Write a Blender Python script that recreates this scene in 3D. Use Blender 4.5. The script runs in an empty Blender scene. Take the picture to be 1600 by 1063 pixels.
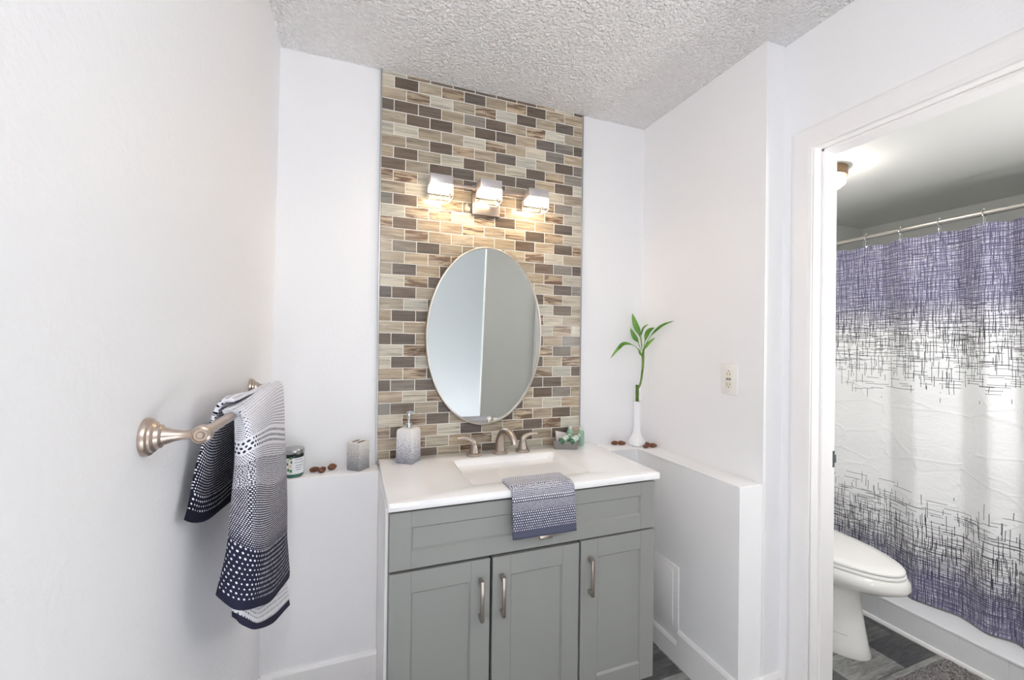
import bpy, bmesh, math, random
from mathutils import Vector, Matrix
R_ = math.radians
random.seed(7)
scene = bpy.context.scene
COL = scene.collection

# ------------------------------------------------------------------ camera
def cam_axes(yaw, pitch, roll):
    cy, sy, cp, sp = math.cos(yaw), math.sin(yaw), math.cos(pitch), math.sin(pitch)
    f = Vector((sy*cp, cy*cp, sp)); r = Vector((cy, -sy, 0)); u = r.cross(f)
    c, s = math.cos(roll), math.sin(roll)
    return c*r + s*u, -s*r + c*u, f
cr, cu, cf = cam_axes(.359, .0041, .0124)
cam_data = bpy.data.cameras.new('camera')
cam = bpy.data.objects.new('camera', cam_data); COL.objects.link(cam)
cam_data.sensor_width = 36; cam_data.lens = 660.16/1600*36; cam_data.clip_start = .02
cm = Matrix(((cr.x, cu.x, -cf.x, -.0992), (cr.y, cu.y, -cf.y, -1.8756), (cr.z, cu.z, -cf.z, 1.3798), (0, 0, 0, 1)))
cam.matrix_world = cm
scene.camera = cam

# ------------------------------------------------------------------ world, lights, exposure
world = bpy.data.worlds.new('World'); scene.world = world; world.use_nodes = True
world.node_tree.nodes['Background'].inputs[0].default_value = (.95, .98, 1, 1)
world.node_tree.nodes['Background'].inputs[1].default_value = 1.0
# low sun added for bounce light, through an invented window opening behind the camera
sun = bpy.data.lights.new('sun', 'SUN'); sun.energy = 28; sun.angle = R_(1.0); sun.color = (.97, .975, 1)
so = bpy.data.objects.new('sun', sun); COL.objects.link(so)
so.rotation_euler = Vector((-math.cos(R_(33)), 0, -math.sin(R_(33)))).to_track_quat('-Z', 'Y').to_euler()
scene.view_settings.view_transform = 'Standard'; scene.view_settings.look = 'None'
scene.view_settings.exposure = -0.12; scene.view_settings.gamma = 1; scene.view_settings.use_curve_mapping = False
scene.cycles.max_bounces = 14; scene.cycles.diffuse_bounces = 9; scene.cycles.glossy_bounces = 6
scene.cycles.transparent_max_bounces = 12; scene.cycles.caustics_reflective = False; scene.cycles.caustics_refractive = False
scene.cycles.sample_clamp_indirect = 6

# ------------------------------------------------------------------ materials
def lin(c):
    return tuple(((v/255)/12.92 if v/255 <= .04045 else (((v/255)+.055)/1.055)**2.4) for v in c) + (1,)
class NT:
    def __init__(s, m): s.t = m.node_tree; s.n = s.t.nodes; s.l = s.t.links
    def node(s, ty, **k):
        n = s.n.new(ty)
        for a, v in k.items(): setattr(n, a, v)
        return n
    def put(s, sock, v):
        if hasattr(v, 'is_output'): s.l.new(v, sock)
        elif v is not None: sock.default_value = v
    def m(s, op, a, b=None, c=None, clamp=False):
        n = s.node('ShaderNodeMath', operation=op, use_clamp=clamp)
        for i, v in enumerate((a, b, c)): s.put(n.inputs[i], v) if v is not None else None
        return n.outputs[0]
    def mix(s, f, a, b, blend='MIX'):
        n = s.node('ShaderNodeMix', data_type='RGBA', blend_type=blend)
        s.put(n.inputs[0], f); s.put(n.inputs[6], a); s.put(n.inputs[7], b); return n.outputs[2]
    def coord(s, w='Object'): return s.node('ShaderNodeTexCoord').outputs[w]
    def mapping(s, v, scale=(1, 1, 1), loc=(0, 0, 0)):
        n = s.node('ShaderNodeMapping'); s.put(n.inputs[0], v); n.inputs['Scale'].default_value = scale
        s.put(n.inputs['Location'], loc); return n.outputs[0]
    def noise(s, v, scale, detail=3, rough=.5, dist=0, out=0):
        n = s.node('ShaderNodeTexNoise'); s.put(n.inputs['Vector'], v); n.inputs['Scale'].default_value = scale
        n.inputs['Detail'].default_value = detail; n.inputs['Roughness'].default_value = rough
        n.inputs['Distortion'].default_value = dist; return n.outputs[out]
    def ramp(s, f, pts, interp='LINEAR'):
        n = s.node('ShaderNodeValToRGB'); n.color_ramp.interpolation = interp; e = n.color_ramp.elements
        while len(e) < len(pts): e.new(.5)
        for i, (p, c) in enumerate(pts):
            e[i].position = p; e[i].color = c if len(c) == 4 else (*c, 1)
        s.put(n.inputs[0], f); return n.outputs[0]
    def sep(s, v): n = s.node('ShaderNodeSeparateXYZ'); s.put(n.inputs[0], v); return n.outputs
    def comb(s, x, y, z):
        n = s.node('ShaderNodeCombineXYZ')
        for i, v in enumerate((x, y, z)): s.put(n.inputs[i], v)
        return n.outputs[0]
    def bump(s, h, strength, dist, normal=None):
        n = s.node('ShaderNodeBump'); n.inputs['Strength'].default_value = strength; n.inputs['Distance'].default_value = dist
        s.put(n.inputs['Height'], h); s.put(n.inputs['Normal'], normal) if normal is not None else None
        return n.outputs[0]
def mat(name, color=(200, 200, 200), rough=.5, metal=0, spec=.5, coat=0):
    m = bpy.data.materials.new(name); m.use_nodes = True
    b = m.node_tree.nodes['Principled BSDF']
    b.inputs['Base Color'].default_value = lin(color); b.inputs['Roughness'].default_value = rough
    b.inputs['Metallic'].default_value = metal; b.inputs['Specular IOR Level'].default_value = spec
    b.inputs['Coat Weight'].default_value = coat; b.inputs['Coat Roughness'].default_value = .08
    return m, NT(m), b
M = {}
def simple(name, *a, **k): M[name] = mat(name, *a, **k)[0]

def wall_paint(name, color, bs, dist, rough=.55):
    m, t, b = mat(name, color, rough)
    co = t.coord()
    h = t.noise(co, bs, 3, .55)
    t.put(b.inputs['Normal'], t.bump(h, .35, dist)); M[name] = m
wall_paint('wall_paint', (243, 243, 245), 90, .002)
wall_paint('left_wall_paint', (243, 243, 245), 55, .004)
wall_paint('trim_paint', (245, 243, 243), 30, .0006, .35)
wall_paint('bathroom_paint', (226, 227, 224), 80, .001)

m, t, b = mat('popcorn', (250, 249, 250), .9)
co = t.coord(); h1 = t.noise(co, 78, 2, .55); h2 = t.noise(co, 34, 2, .5)
hh = t.m('ADD', t.ramp(h1, [(.38, (0, 0, 0)), (.68, (1, 1, 1))]), t.m('MULTIPLY', h2, .5))
t.put(b.inputs['Normal'], t.bump(hh, .85, .013)); M['popcorn'] = m

# wood-look tile: per-tile colours come from attributes on the mesh
m, t, b = mat('wood_tile', (180, 170, 150), .22, 0, .5, .25)
at = t.node('ShaderNodeAttribute', attribute_name='tile'); st = t.node('ShaderNodeAttribute', attribute_name='seed')
o = t.sep(t.coord()); sd = t.sep(st.outputs['Vector'])
v = t.comb(t.m('ADD', t.m('MULTIPLY', o[0], 6), t.m('MULTIPLY', sd[0], 97)), t.m('MULTIPLY', sd[1], 31), t.m('ADD', t.m('MULTIPLY', o[2], 120), t.m('MULTIPLY', sd[1], 53)))
g = t.noise(v, 1.0, 5, .65, .7)
v2 = t.comb(t.m('ADD', t.m('MULTIPLY', o[0], 6.5), t.m('MULTIPLY', sd[1], 71)), sd[0], t.m('ADD', t.m('MULTIPLY', o[2], 62), t.m('MULTIPLY', sd[0], 37)))
g2 = t.noise(v2, 1.0, 4, .6, 1.1)
c1 = t.mix(1.0, at.outputs['Color'], t.ramp(g, [(.30, (.40, .38, .36)), (.45, (.84, .83, .81)), (.56, (1.03, 1.02, 1)), (.70, (1.32, 1.28, 1.22))]), 'MULTIPLY')
streak = t.m('MULTIPLY', t.ramp(g2, [(.46, (0, 0, 0)), (.57, (1, 1, 1))]), sd[2])
c2 = t.mix(streak, c1, lin((96, 70, 54)))
t.put(b.inputs['Base Color'], c2); t.put(b.inputs['Roughness'], .2); M['wood_tile'] = m
simple('grout', (238, 234, 227), .8)

# grey wood-look vinyl floor
m, t, b = mat('plank_floor', (110, 110, 112), .45)
co = t.coord(); bt = t.node('ShaderNodeTexBrick', offset=.37, offset_frequency=2)
t.put(bt.inputs['Vector'], t.mapping(co, (1, 1, 1), (-2.14, .618, 0)))
bt.inputs['Scale'].default_value = 1; bt.inputs['Brick Width'].default_value = .31; bt.inputs['Row Height'].default_value = .154
bt.inputs['Mortar Size'].default_value = .0012; bt.inputs['Bias'].default_value = -.1
bt.inputs['Color1'].default_value = lin((66, 67, 69)); bt.inputs['Color2'].default_value = lin((168, 167, 164)); bt.inputs['Mortar'].default_value = lin((58, 58, 60))
o = t.sep(co); n1 = t.noise(t.comb(t.m('MULTIPLY', o[0], 7), t.m('MULTIPLY', o[1], 38), 0), 1, 6, .65, 1.5)
t.put(b.inputs['Base Color'], t.mix(1, bt.outputs['Color'], t.ramp(n1, [(.32, (.42, .42, .43)), (.5, (.95, .95, .95)), (.66, (1.4, 1.4, 1.38))]), 'MULTIPLY'))
M['plank_floor'] = m

simple('bedroom_paint', (186, 188, 190), .6)
simple('bedroom_floor', (218, 219, 222), .5)  # pale so the added sun bounces up to the ceiling
simple('cabinet_paint', (144, 145, 142), .42)
simple('cabinet_joint', (108, 109, 107), .5)
simple('gap_shadow', (24, 24, 24), .9)
simple('counter_white', (251, 251, 252), .1, 0, .5, .3)
simple('porcelain', (240, 239, 236), .1, 0, .5, .3)
simple('seat_plastic', (242, 241, 239), .22)
simple('mirror_glass', (236, 240, 239), .0, 1)
def brushed(name, color, rough):
    m, t, b = mat(name, color, rough, 1)
    n = t.noise(t.mapping(t.coord(), (400, 400, 20)), 1, 2); t.put(b.inputs['Roughness'], t.m('MULTIPLY_ADD', n, .05, rough-.02)); M[name] = m
brushed('brushed_nickel', (190, 178, 168), .28)
brushed('warm_nickel', (192, 176, 164), .28)
brushed('mirror_frame_metal', (205, 198, 188), .35)
simple('rod_metal', (190, 186, 180), .3, 1)
simple('cap_nickel', (206, 200, 200), .38, .85)
simple('edge_glow_white', (250, 244, 236), .25)
simple('chrome', (215, 218, 222), .08, 1)
simple('steel_edge', (180, 180, 182), .35, 1)
simple('bronze', (132, 108, 84), .45, .6)
simple('white_plastic', (240, 238, 234), .3)
simple('ivory_plastic', (236, 229, 216), .35)
simple('dark_slot', (60, 54, 48), .6)
simple('vase_ceramic', (243, 243, 246), .25)
simple('gray_dish', (128, 124, 124), .45)
simple('paper_white', (232, 224, 220), .6)
simple('label_white', (226, 228, 230), .5)
simple('print_gray', (120, 128, 138), .6)
simple('print_pale', (214, 196, 172), .6)
simple('print_green', (70, 120, 70), .6)
simple('candle_glass', (46, 98, 84), .08, 0, .6, .4)
simple('candle_dark', (20, 34, 30), .08)
simple('lid_silver', (176, 178, 180), .22, 1)
simple('bottle_green', (38, 104, 66), .15, 0, .5, .4)
simple('bottle_label', (196, 212, 202), .4)
simple('bottle_pale', (150, 182, 164), .15, 0, .5, .4)
simple('clear_cap', (212, 222, 216), .12)
m, t, b = mat('mat_gray', (140, 136, 136), .95)
n1 = t.noise(t.coord(), 130, 3, .7); t.put(b.inputs['Base Color'], t.ramp(n1, [(.36, lin((84, 81, 82))), (.62, lin((178, 173, 172)))])); t.put(b.inputs['Normal'], t.bump(n1, .9, .012)); M['mat_gray'] = m
simple('shower_white', (246, 247, 249), .25)
simple('strike_metal', (120, 128, 134), .3, 1)

# brown pods
m, t, b = mat('pod_brown', (104, 62, 42), .45)
n1 = t.noise(t.coord(), 60, 4, .6)
t.put(b.inputs['Base Color'], t.ramp(n1, [(.3, lin((70, 40, 28))), (.7, lin((140, 84, 54)))])); t.put(b.inputs['Normal'], t.bump(n1, .4, .003)); M['pod_brown'] = m

# grainy stoneware printed from white (top) to grey (foot)
def ombre(name, z0, z1, stops):
    m, t, b = mat(name, (220, 220, 222), .6)
    co = t.coord(); z = t.sep(co)[2]
    n1 = t.noise(co, 230, 2, .6)
    f = t.m('DIVIDE', t.m('SUBTRACT', z, z0), z1-z0)
    f2 = t.m('ADD', f, t.m('MULTIPLY', t.m('SUBTRACT', n1, .5), 1.7))
    t.put(b.inputs['Base Color'], t.ramp(f2, stops)); t.put(b.inputs['Normal'], t.bump(n1, .5, .002)); M[name] = m
ombre('ombre_stone', 0, .14, [(0, lin((132, 134, 144))), (.35, lin((186, 187, 194))), (.7, lin((228, 227, 228))), (1, lin((236, 234, 232)))])
ombre('ombre_stone_short', 0, .11, [(0, lin((124, 124, 128))), (.45, lin((176, 175, 176))), (.9, lin((222, 218, 214)))])

# green leaves / stem
def leafmat(name, a, c):
    m, t, b = mat(name, a, .4)
    n1 = t.noise(t.coord(), 30, 3); t.put(b.inputs['Base Color'], t.ramp(n1, [(.35, lin(a)), (.7, lin(c))]))
    b.inputs['Subsurface Weight'].default_value = .0; M[name] = m
leafmat('leaf_green', (66, 116, 30), (112, 162, 58)); leafmat('stem_green', (72, 104, 34), (120, 150, 60)); leafmat('stalk_green', (48, 82, 22), (92, 124, 44))

# woven towels: UV.x = metres across, UV.y = metres along the fall, attribute 'fall' = 0..1
def towel(name, white, dark, cover, coarse, hem_at, pc=.0105, pf=.0048):
    m, t, b = mat(name, white, .95, 0, .1)
    uv = t.sep(t.coord('UV')); fa = t.node('ShaderNodeAttribute', attribute_name='fall').outputs['Fac']
    cov = t.ramp(fa, [(p, (c, c, c)) for p, c in cover])
    def dots(pitch, stag):
        row = t.m('FLOOR', t.m('DIVIDE', uv[1], pitch))
        us = t.m('ADD', t.m('DIVIDE', uv[0], pitch), t.m('MULTIPLY', row, stag))
        fx = t.m('SUBTRACT', t.m('FRACT', us), .5); fy = t.m('SUBTRACT', t.m('FRACT', t.m('DIVIDE', uv[1], pitch)), .5)
        d = t.m('SQRT', t.m('ADD', t.m('MULTIPLY', fx, fx), t.m('MULTIPLY', fy, fy)))
        wn = t.node('ShaderNodeTexWhiteNoise', noise_dimensions='2D'); t.put(wn.inputs['Vector'], t.comb(row, t.m('FLOOR', us), 0))
        c2 = t.m('ADD', cov, t.m('MULTIPLY', t.m('SUBTRACT', wn.outputs[0], .5), .12), None, True)
        darkdot = t.m('LESS_THAN', d, t.m('SQRT', t.m('DIVIDE', c2, math.pi)))
        whitedot = t.m('GREATER_THAN', d, t.m('SQRT', t.m('DIVIDE', t.m('SUBTRACT', 1, c2), math.pi)))
        sw = t.m('GREATER_THAN', c2, .5)
        return t.m('ADD', t.m('MULTIPLY', sw, whitedot), t.m('MULTIPLY', t.m('SUBTRACT', 1, sw), darkdot))
    ca = t.ramp(fa, [(p, (c, c, c)) for p, c in coarse], 'CONSTANT')
    ink = t.m('ADD', t.m('MULTIPLY', ca, dots(pc, .5)), t.m('MULTIPLY', t.m('SUBTRACT', 1, ca), dots(pf, .5)))
    ink = t.m('MAXIMUM', ink, t.m('GREATER_THAN', fa, hem_at))
    t.put(b.inputs['Base Color'], t.mix(ink, lin(white), lin(dark)))
    wv = t.noise(t.comb(t.m('MULTIPLY', uv[0], 500), t.m('MULTIPLY', uv[1], 500), 0), 1, 2)
    t.put(b.inputs['Normal'], t.bump(wv, .35, .0015)); M[name] = m
towel('bath_towel', (232, 232, 240), (44, 44, 62), [(0, .08), (.2, .13), (.34, .30), (.40, .34), (.41, .54), (.50, .52), (.51, .66), (.70, .74), (.74, .86), (1, .9)],
      [(0, 1), (.09, 0), (.30, 1), (.36, 0), (.74, 1)], .955)
towel('bath_towel_back', (232, 232, 240), (32, 32, 46), [(0, .10), (.22, .22), (.32, .5), (.5, .72), (.8, .84), (1, .9)],
      [(0, 1), (.3, 0), (.46, 0), (.8, 1)], .93, .0095, .0055)
towel('bath_towel_under', (234, 234, 240), (48, 48, 66), [(0, .09), (1, .11)], [(0, 1)], .86, .0098)
towel('hand_towel', (220, 220, 228), (84, 86, 104), [(0, .12), (.15, .22), (.3, .36), (.5, .48), (.56, .58), (.8, .78), (1, .86)],
      [(0, 0), (.24, 1), (.29, 0), (.42, 1), (.48, 0), (.6, 1), (.64, 0), (.72, 1)], .9, .0082, .0050)

# shower curtain: hatch of fine lines, dense at both ends
m, t, b = mat('curtain_print', (236, 237, 236), .45, 0, .3)
uv = t.sep(t.coord('UV')); U, V = uv[0], uv[1]
dt = t.m('POWER', t.m('DIVIDE', t.m('SUBTRACT', V, 1.10), .52, None, True), 1.35)
db = t.m('POWER', t.m('DIVIDE', t.m('SUBTRACT', .70, V), .44, None, True), 1.35)
D = t.m('MAXIMUM', dt, db)
wob = t.noise(t.comb(t.m('MULTIPLY', U, 14), t.m('MULTIPLY', V, 14), 0), 1, 2)
wob = t.m('MULTIPLY', t.m('SUBTRACT', wob, .5), .007)
def segs(a, bb, pitch, L, w, seed, gain):
    aa = t.m('ADD', a, wob)
    r = t.m('DIVIDE', aa, pitch); row = t.m('FLOOR', r)
    w1 = t.node('ShaderNodeTexWhiteNoise', noise_dimensions='2D'); t.put(w1.inputs['Vector'], t.comb(row, seed, 0))
    c = t.m('ADD', t.m('DIVIDE', bb, L), t.m('MULTIPLY', w1.outputs[0], 17)); colu = t.m('FLOOR', c)
    w2 = t.node('ShaderNodeTexWhiteNoise', noise_dimensions='3D'); t.put(w2.inputs['Vector'], t.comb(row, colu, seed))
    cs = t.sep(w2.outputs[1])
    off = t.m('MULTIPLY_ADD', cs[1], .7, .15)
    on = t.m('LESS_THAN', cs[0], t.m('MULTIPLY', D, gain))
    return t.m('MULTIPLY', on, t.m('LESS_THAN', t.m('ABSOLUTE', t.m('SUBTRACT', t.m('FRACT', r), off)), w/pitch/2))
ink = None
for k, (p, L, w, g) in enumerate([(.024, .052, .0023, 1.0), (.017, .046, .0021, .85), (.0125, .075, .0022, .85), (.0098, .10, .0021, .75)]):
    for a, bb in ((V, U), (U, V)):
        s_ = segs(a, bb, p, L, w, 3.1+k*2+(0 if a is V else 11), g)
        ink = s_ if ink is None else t.m('MAXIMUM', ink, s_)
tint = t.m('DIVIDE', t.m('SUBTRACT', D, .55), .45, None, True)
tn = t.noise(t.comb(t.m('MULTIPLY', U, 30), t.m('MULTIPLY', V, 30), 3), 1, 3)
tint = t.m('MULTIPLY', tint, t.m('MULTIPLY_ADD', tn, .7, .45), None, True)
base = t.mix(tint, lin((238, 239, 240)), lin((158, 156, 182)))
inkc = t.mix(tint, lin((62, 61, 70)), lin((88, 86, 114)))
t.put(b.inputs['Base Color'], t.mix(ink, base, inkc))
wr = t.noise(t.comb(t.m('MULTIPLY', U, 9), t.m('MULTIPLY', V, 16), 1), 1, 4, .55, 1.5)
vo = t.node('ShaderNodeTexVoronoi', feature='DISTANCE_TO_EDGE'); t.put(vo.inputs['Vector'], t.comb(t.m('MULTIPLY_ADD', wr, .35, t.m('MULTIPLY', U, 4.2)), t.m('MULTIPLY', V, 6.5), 0)); vo.inputs['Scale'].default_value = 1
cre = t.ramp(vo.outputs['Distance'], [(0, (1, 1, 1)), (.05, (0, 0, 0))])
t.put(b.inputs['Normal'], t.bump(t.m('ADD', wr, t.m('MULTIPLY', cre, .35)), .4, .012)); M['curtain_print'] = m
simple('curtain_clear', (236, 238, 238), .4)

def emitter(name, color, strength):
    m = bpy.data.materials.new(name); m.use_nodes = True; n = m.node_tree.nodes; n.clear()
    e = n.new('ShaderNodeEmission'); e.inputs[0].default_value = (*color, 1); e.inputs[1].default_value = strength
    o = n.new('ShaderNodeOutputMaterial'); m.node_tree.links.new(e.outputs[0], o.inputs[0]); M[name] = m
emitter('lamp_warm', (1, .75, .48), 60)
emitter('lamp_bath', (1, .93, .84), 44)
emitter('fill_pendant_glow', (.975, .985, 1), 66)
emitter('low_fill_glow', (.985, .99, 1), 30)
emitter('bath_fill_glow', (1, .985, .97), 88)
def clear_glass(name, tint=(1, 1, 1)):
    m = bpy.data.materials.new(name); m.use_nodes = True; n = m.node_tree.nodes; n.clear(); l = m.node_tree.links
    tr = n.new('ShaderNodeBsdfTransparent'); tr.inputs[0].default_value = (*tint, 1)
    gl = n.new('ShaderNodeBsdfGlossy'); gl.inputs['Roughness'].default_value = .05
    fr = n.new('ShaderNodeFresnel'); fr.inputs[0].default_value = 1.5
    mx = n.new('ShaderNodeMixShader'); o = n.new('ShaderNodeOutputMaterial')
    l.new(fr.outputs[0], mx.inputs[0]); l.new(tr.outputs[0], mx.inputs[1]); l.new(gl.outputs[0], mx.inputs[2]); l.new(mx.outputs[0], o.inputs[0]); M[name] = m
clear_glass('clear_glass', (.97, .97, .96))

# ------------------------------------------------------------------ geometry helpers
MW = {}
def bm_new(): return bmesh.new()
def box(bm, x0, x1, y0, y1, z0, z1, bev=0, seg=2, mi=0):
    vs = [bm.verts.new((x, y, z)) for x in (x0, x1) for y in (y0, y1) for z in (z0, z1)]
    F = [bm.faces.new([vs[i] for i in f]) for f in ((0, 1, 3, 2), (4, 6, 7, 5), (0, 4, 5, 1), (2, 3, 7, 6), (0, 2, 6, 4), (1, 5, 7, 3))]
    for f in F: f.material_index = mi
    if bev:
        es = {e for f in F for e in f.edges}
        bmesh.ops.bevel(bm, geom=list(es), offset=bev, segments=seg, affect='EDGES', profile=.5, clamp_overlap=True)
def loft(bm, loops, cap0=True, cap1=True, closed=True, mi=0):
    L = [[bm.verts.new(p) for p in lp] for lp in loops]
    n = len(L[0])
    for a, b_ in zip(L, L[1:]):
        for i in range(n if closed else n-1):
            j = (i+1) % n
            f = bm.faces.new((a[i], a[j], b_[j], b_[i])); f.material_index = mi
    if cap0: f = bm.faces.new(L[0][::-1]); f.material_index = mi
    if cap1: f = bm.faces.new(L[-1]); f.material_index = mi
    return L
def rrect(x0, x1, y0, y1, r, z, n=5):
    pts = []
    for cx, cy, a0 in ((x1-r, y1-r, 0), (x0+r, y1-r, 90), (x0+r, y0+r, 180), (x1-r, y0+r, 270)):
        for k in range(n+1):
            a = R_(a0+90*k/n); pts.append(Vector((cx+r*math.cos(a), cy+r*math.sin(a), z)))
    return pts
def axis_mat(d):
    return Vector((0, 0, 1)).rotation_difference(Vector(d).normalized()).to_matrix()
def lathe(bm, prof, loc=(0, 0, 0), d=(0, 0, 1), n=32, cap0=True, cap1=True, mi=0, rib=None):
    A = axis_mat(d); loc = Vector(loc); loops = []
    for r, z in prof:
        lp = []
        for k in range(n):
            a = 2*math.pi*k/n; rr = r*(1+(rib(a, z) if rib else 0)); lp.append(loc+A@Vector((rr*math.cos(a), rr*math.sin(a), z)))
        loops.append(lp)
    loft(bm, loops, cap0, cap1, True, mi)
def smooth_path(P, n=6):
    P = [Vector(p) for p in P]; out = []
    for i in range(len(P)-1):
        p0, p1, p2, p3 = P[max(i-1, 0)], P[i], P[i+1], P[min(i+2, len(P)-1)]
        for k in range(n):
            u = k/n
            out.append(.5*((2*p1)+(-p0+p2)*u+(2*p0-5*p1+4*p2-p3)*u*u+(-p0+3*p1-3*p2+p3)*u**3))
    out.append(P[-1]); return out
def tube(bm, pts, rad, n=14, mi=0, flat=None, cap=True):
    pts = [Vector(p) for p in pts]; N = len(pts)
    rs = rad if isinstance(rad, (list, tuple)) else [rad]*N
    if len(rs) != N:
        rs = [rs[min(int(i/(N-1)*(len(rs)-1)), len(rs)-2)]*(1-((i/(N-1)*(len(rs)-1)) % 1 if i < N-1 else 1))+rs[min(int(i/(N-1)*(len(rs)-1)), len(rs)-2)+1]*((i/(N-1)*(len(rs)-1)) % 1 if i < N-1 else 1) for i in range(N)]
    T = [(pts[min(i+1, N-1)]-pts[max(i-1, 0)]).normalized() for i in range(N)]
    up = Vector((0, 0, 1)) if abs(T[0].z) < .9 else Vector((0, 1, 0))
    x = T[0].cross(up).normalized(); loops = []
    for i in range(N):
        x = (x - T[i]*x.dot(T[i])).normalized(); y = T[i].cross(x)
        fx, fy = flat if flat else (1, 1)
        loops.append([pts[i]+rs[i]*(fx*math.cos(2*math.pi*k/n)*x+fy*math.sin(2*math.pi*k/n)*y) for k in range(n)])
    loft(bm, loops, cap, cap, True, mi)
def obj(name, bm, mats, parent=None, world=True, smooth=True, ang=32):
    if parent is not None and world: bmesh.ops.transform(bm, matrix=MW[parent.name].inverted(), verts=bm.verts)
    bmesh.ops.recalc_face_normals(bm, faces=bm.faces)
    if smooth:
        for f in bm.faces: f.smooth = True
        for e in bm.edges:
            if len(e.link_faces) == 2: e.smooth = e.calc_face_angle(0) < R_(ang)
            else: e.smooth = False
    me = bpy.data.meshes.new(name); bm.to_mesh(me); bm.free()
    for mn in (mats if isinstance(mats, (list, tuple)) else [mats]): me.materials.append(M[mn])
    o = bpy.data.objects.new(name, me); COL.objects.link(o)
    if parent is not None: o.parent = parent; MW[o.name] = MW[parent.name].copy()
    else: MW[o.name] = Matrix()
    return o
def tag(o, label, cat, group=None):
    o['label'] = label; o['category'] = cat
    if group: o['group'] = group
    return o
def thing(name, label, cat, loc, rz=0, group=None):
    o = bpy.data.objects.new(name, None); COL.objects.link(o); o.location = loc; o.rotation_euler = (0, 0, rz)
    o.empty_display_size = .05; MW[o.name] = Matrix.Translation(loc) @ Matrix.Rotation(rz, 4, 'Z')
    return tag(o, label, cat, group)
def struct(name, bm, mats, smooth=False):
    o = obj(name, bm, mats, None, True, smooth); o['kind'] = 'structure'; return o
def recenter(o, loc):
    """put a single-mesh thing's origin at its base"""
    o.data.transform(Matrix.Translation(-Vector(loc))); o.location = loc; MW[o.name] = Matrix.Translation(loc); return o

ZC, ZS, ZT = 2.527, .856, .8776           # ceiling, ledge, counter top
TW, TP, ROW = .9684, .9684/9.5, .05       # tile panel width, tile pitch, row pitch
XL, XR, XH, XD, XB = -.382, 1.347, 1.231, 1.443, 1.553
YE = -.722                                 # where the right wall steps out to the doorway wall
DY0, DY1, DZ = -.833, -1.65, 2.093         # door opening

# ------------------------------------------------------------------ room shell
bm = bm_new(); box(bm, -.7, 4.4, -1.85, .2, -.1, 0); struct('floor', bm, 'plank_floor')
bm = bm_new(); box(bm, -.7, 4.4, -3.4, -1.85, -.1, 0); struct('floor_bedroom', bm, 'bedroom_floor')
bm = bm_new(); box(bm, -.6, XB, -1.85, .1, ZC, ZC+.1); struct('ceiling', bm, 'popcorn')
bm = bm_new(); box(bm, -.6, 4.4, -3.4, -1.85, ZC, ZC+.1); struct('ceiling_bedroom', bm, 'bathroom_paint')
bm = bm_new(); box(bm, XB, 3.4, -1.75, .2, 2.2, 2.3); struct('ceiling_bathroom', bm, 'bathroom_paint')
bm = bm_new(); box(bm, -.6, XB-.05, 0, .1, 0, ZC); struct('wall_back', bm, 'wall_paint')
# left wall, a hair out of plumb as in the photo
bm = bm_new(); xb = XL-ZC*.01
loft(bm, [[Vector((-.6, y, 0)), Vector((xb, y, 0)), Vector((XL, y, ZC)), Vector((-.6, y, ZC))] for y in (-3.4, .05)])
struct('wall_left', bm, 'left_wall_paint')
bm = bm_new()
box(bm, XR, XB, YE, 0, 0, ZC); struct('wall_right', bm, 'wall_paint')
bm = bm_new()
box(bm, XD, XB, DY0+.012, YE, 0, ZC); box(bm, XD, XB, -1.75, DY1-.012, 0, ZC); box(bm, XD, XB, DY1-.012, DY0+.012, DZ+.012, ZC)
struct('wall_doorway', bm, 'wall_paint')
# ledges (half walls)
bm = bm_new(); box(bm, -.45, .002, -.111, 0, 0, ZS, .002, 1); struct('wall_ledge_left', bm, 'wall_paint')
bm = bm_new(); box(bm, .0025, .0112, -.492, -.002, 0, .8505); struct('trim_filler', bm, 'trim_paint')
bm = bm_new()
xs = [(1.03, 0), (1.03, -.1266), (XH, -.1266), (XH, YE), (XR+.001, YE), (XR+.001, 0)]
loft(bm, [[Vector((x, y, z)) for x, y in xs] for z in (0, ZS)])
bmesh.ops.bevel(bm, geom=[e for e in bm.edges if all(abs(v.co.z-ZS) < 1e-5 for v in e.verts)], offset=.003, segments=2, affect='EDGES')
struct('wall_ledge_right', bm, 'wall_paint')
# bathroom and bedroom shells
bm = bm_new(); box(bm, XB, 3.4, .03, .13, 0, 2.2); struct('wall_bathroom_back', bm, 'bathroom_paint')
bm = bm_new(); box(bm, 3.226, 3.4, -1.9, .03, 0, 2.2); struct('wall_bathroom_right', bm, 'bathroom_paint')
bm = bm_new(); box(bm, .963, 4.4, -1.80, -1.75, 0, ZC); struct('wall_front', bm, 'bathroom_paint')
bm = bm_new(); box(bm, -.6, 4.4, -3.4, -3.3, 0, ZC); struct('wall_bedroom_back', bm, 'bedroom_paint')
bm = bm_new()
box(bm, 3.0, 3.1, -3.4, -3.2, 0, ZC); box(bm, 3.0, 3.1, -1.97, -1.85, 0, ZC); box(bm, 3.0, 3.1, -3.2, -1.97, 0, .75); box(bm, 3.0, 3.1, -3.2, -1.97, 2.0, ZC)
struct('wall_bedroom_right', bm, 'bathroom_paint')

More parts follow.
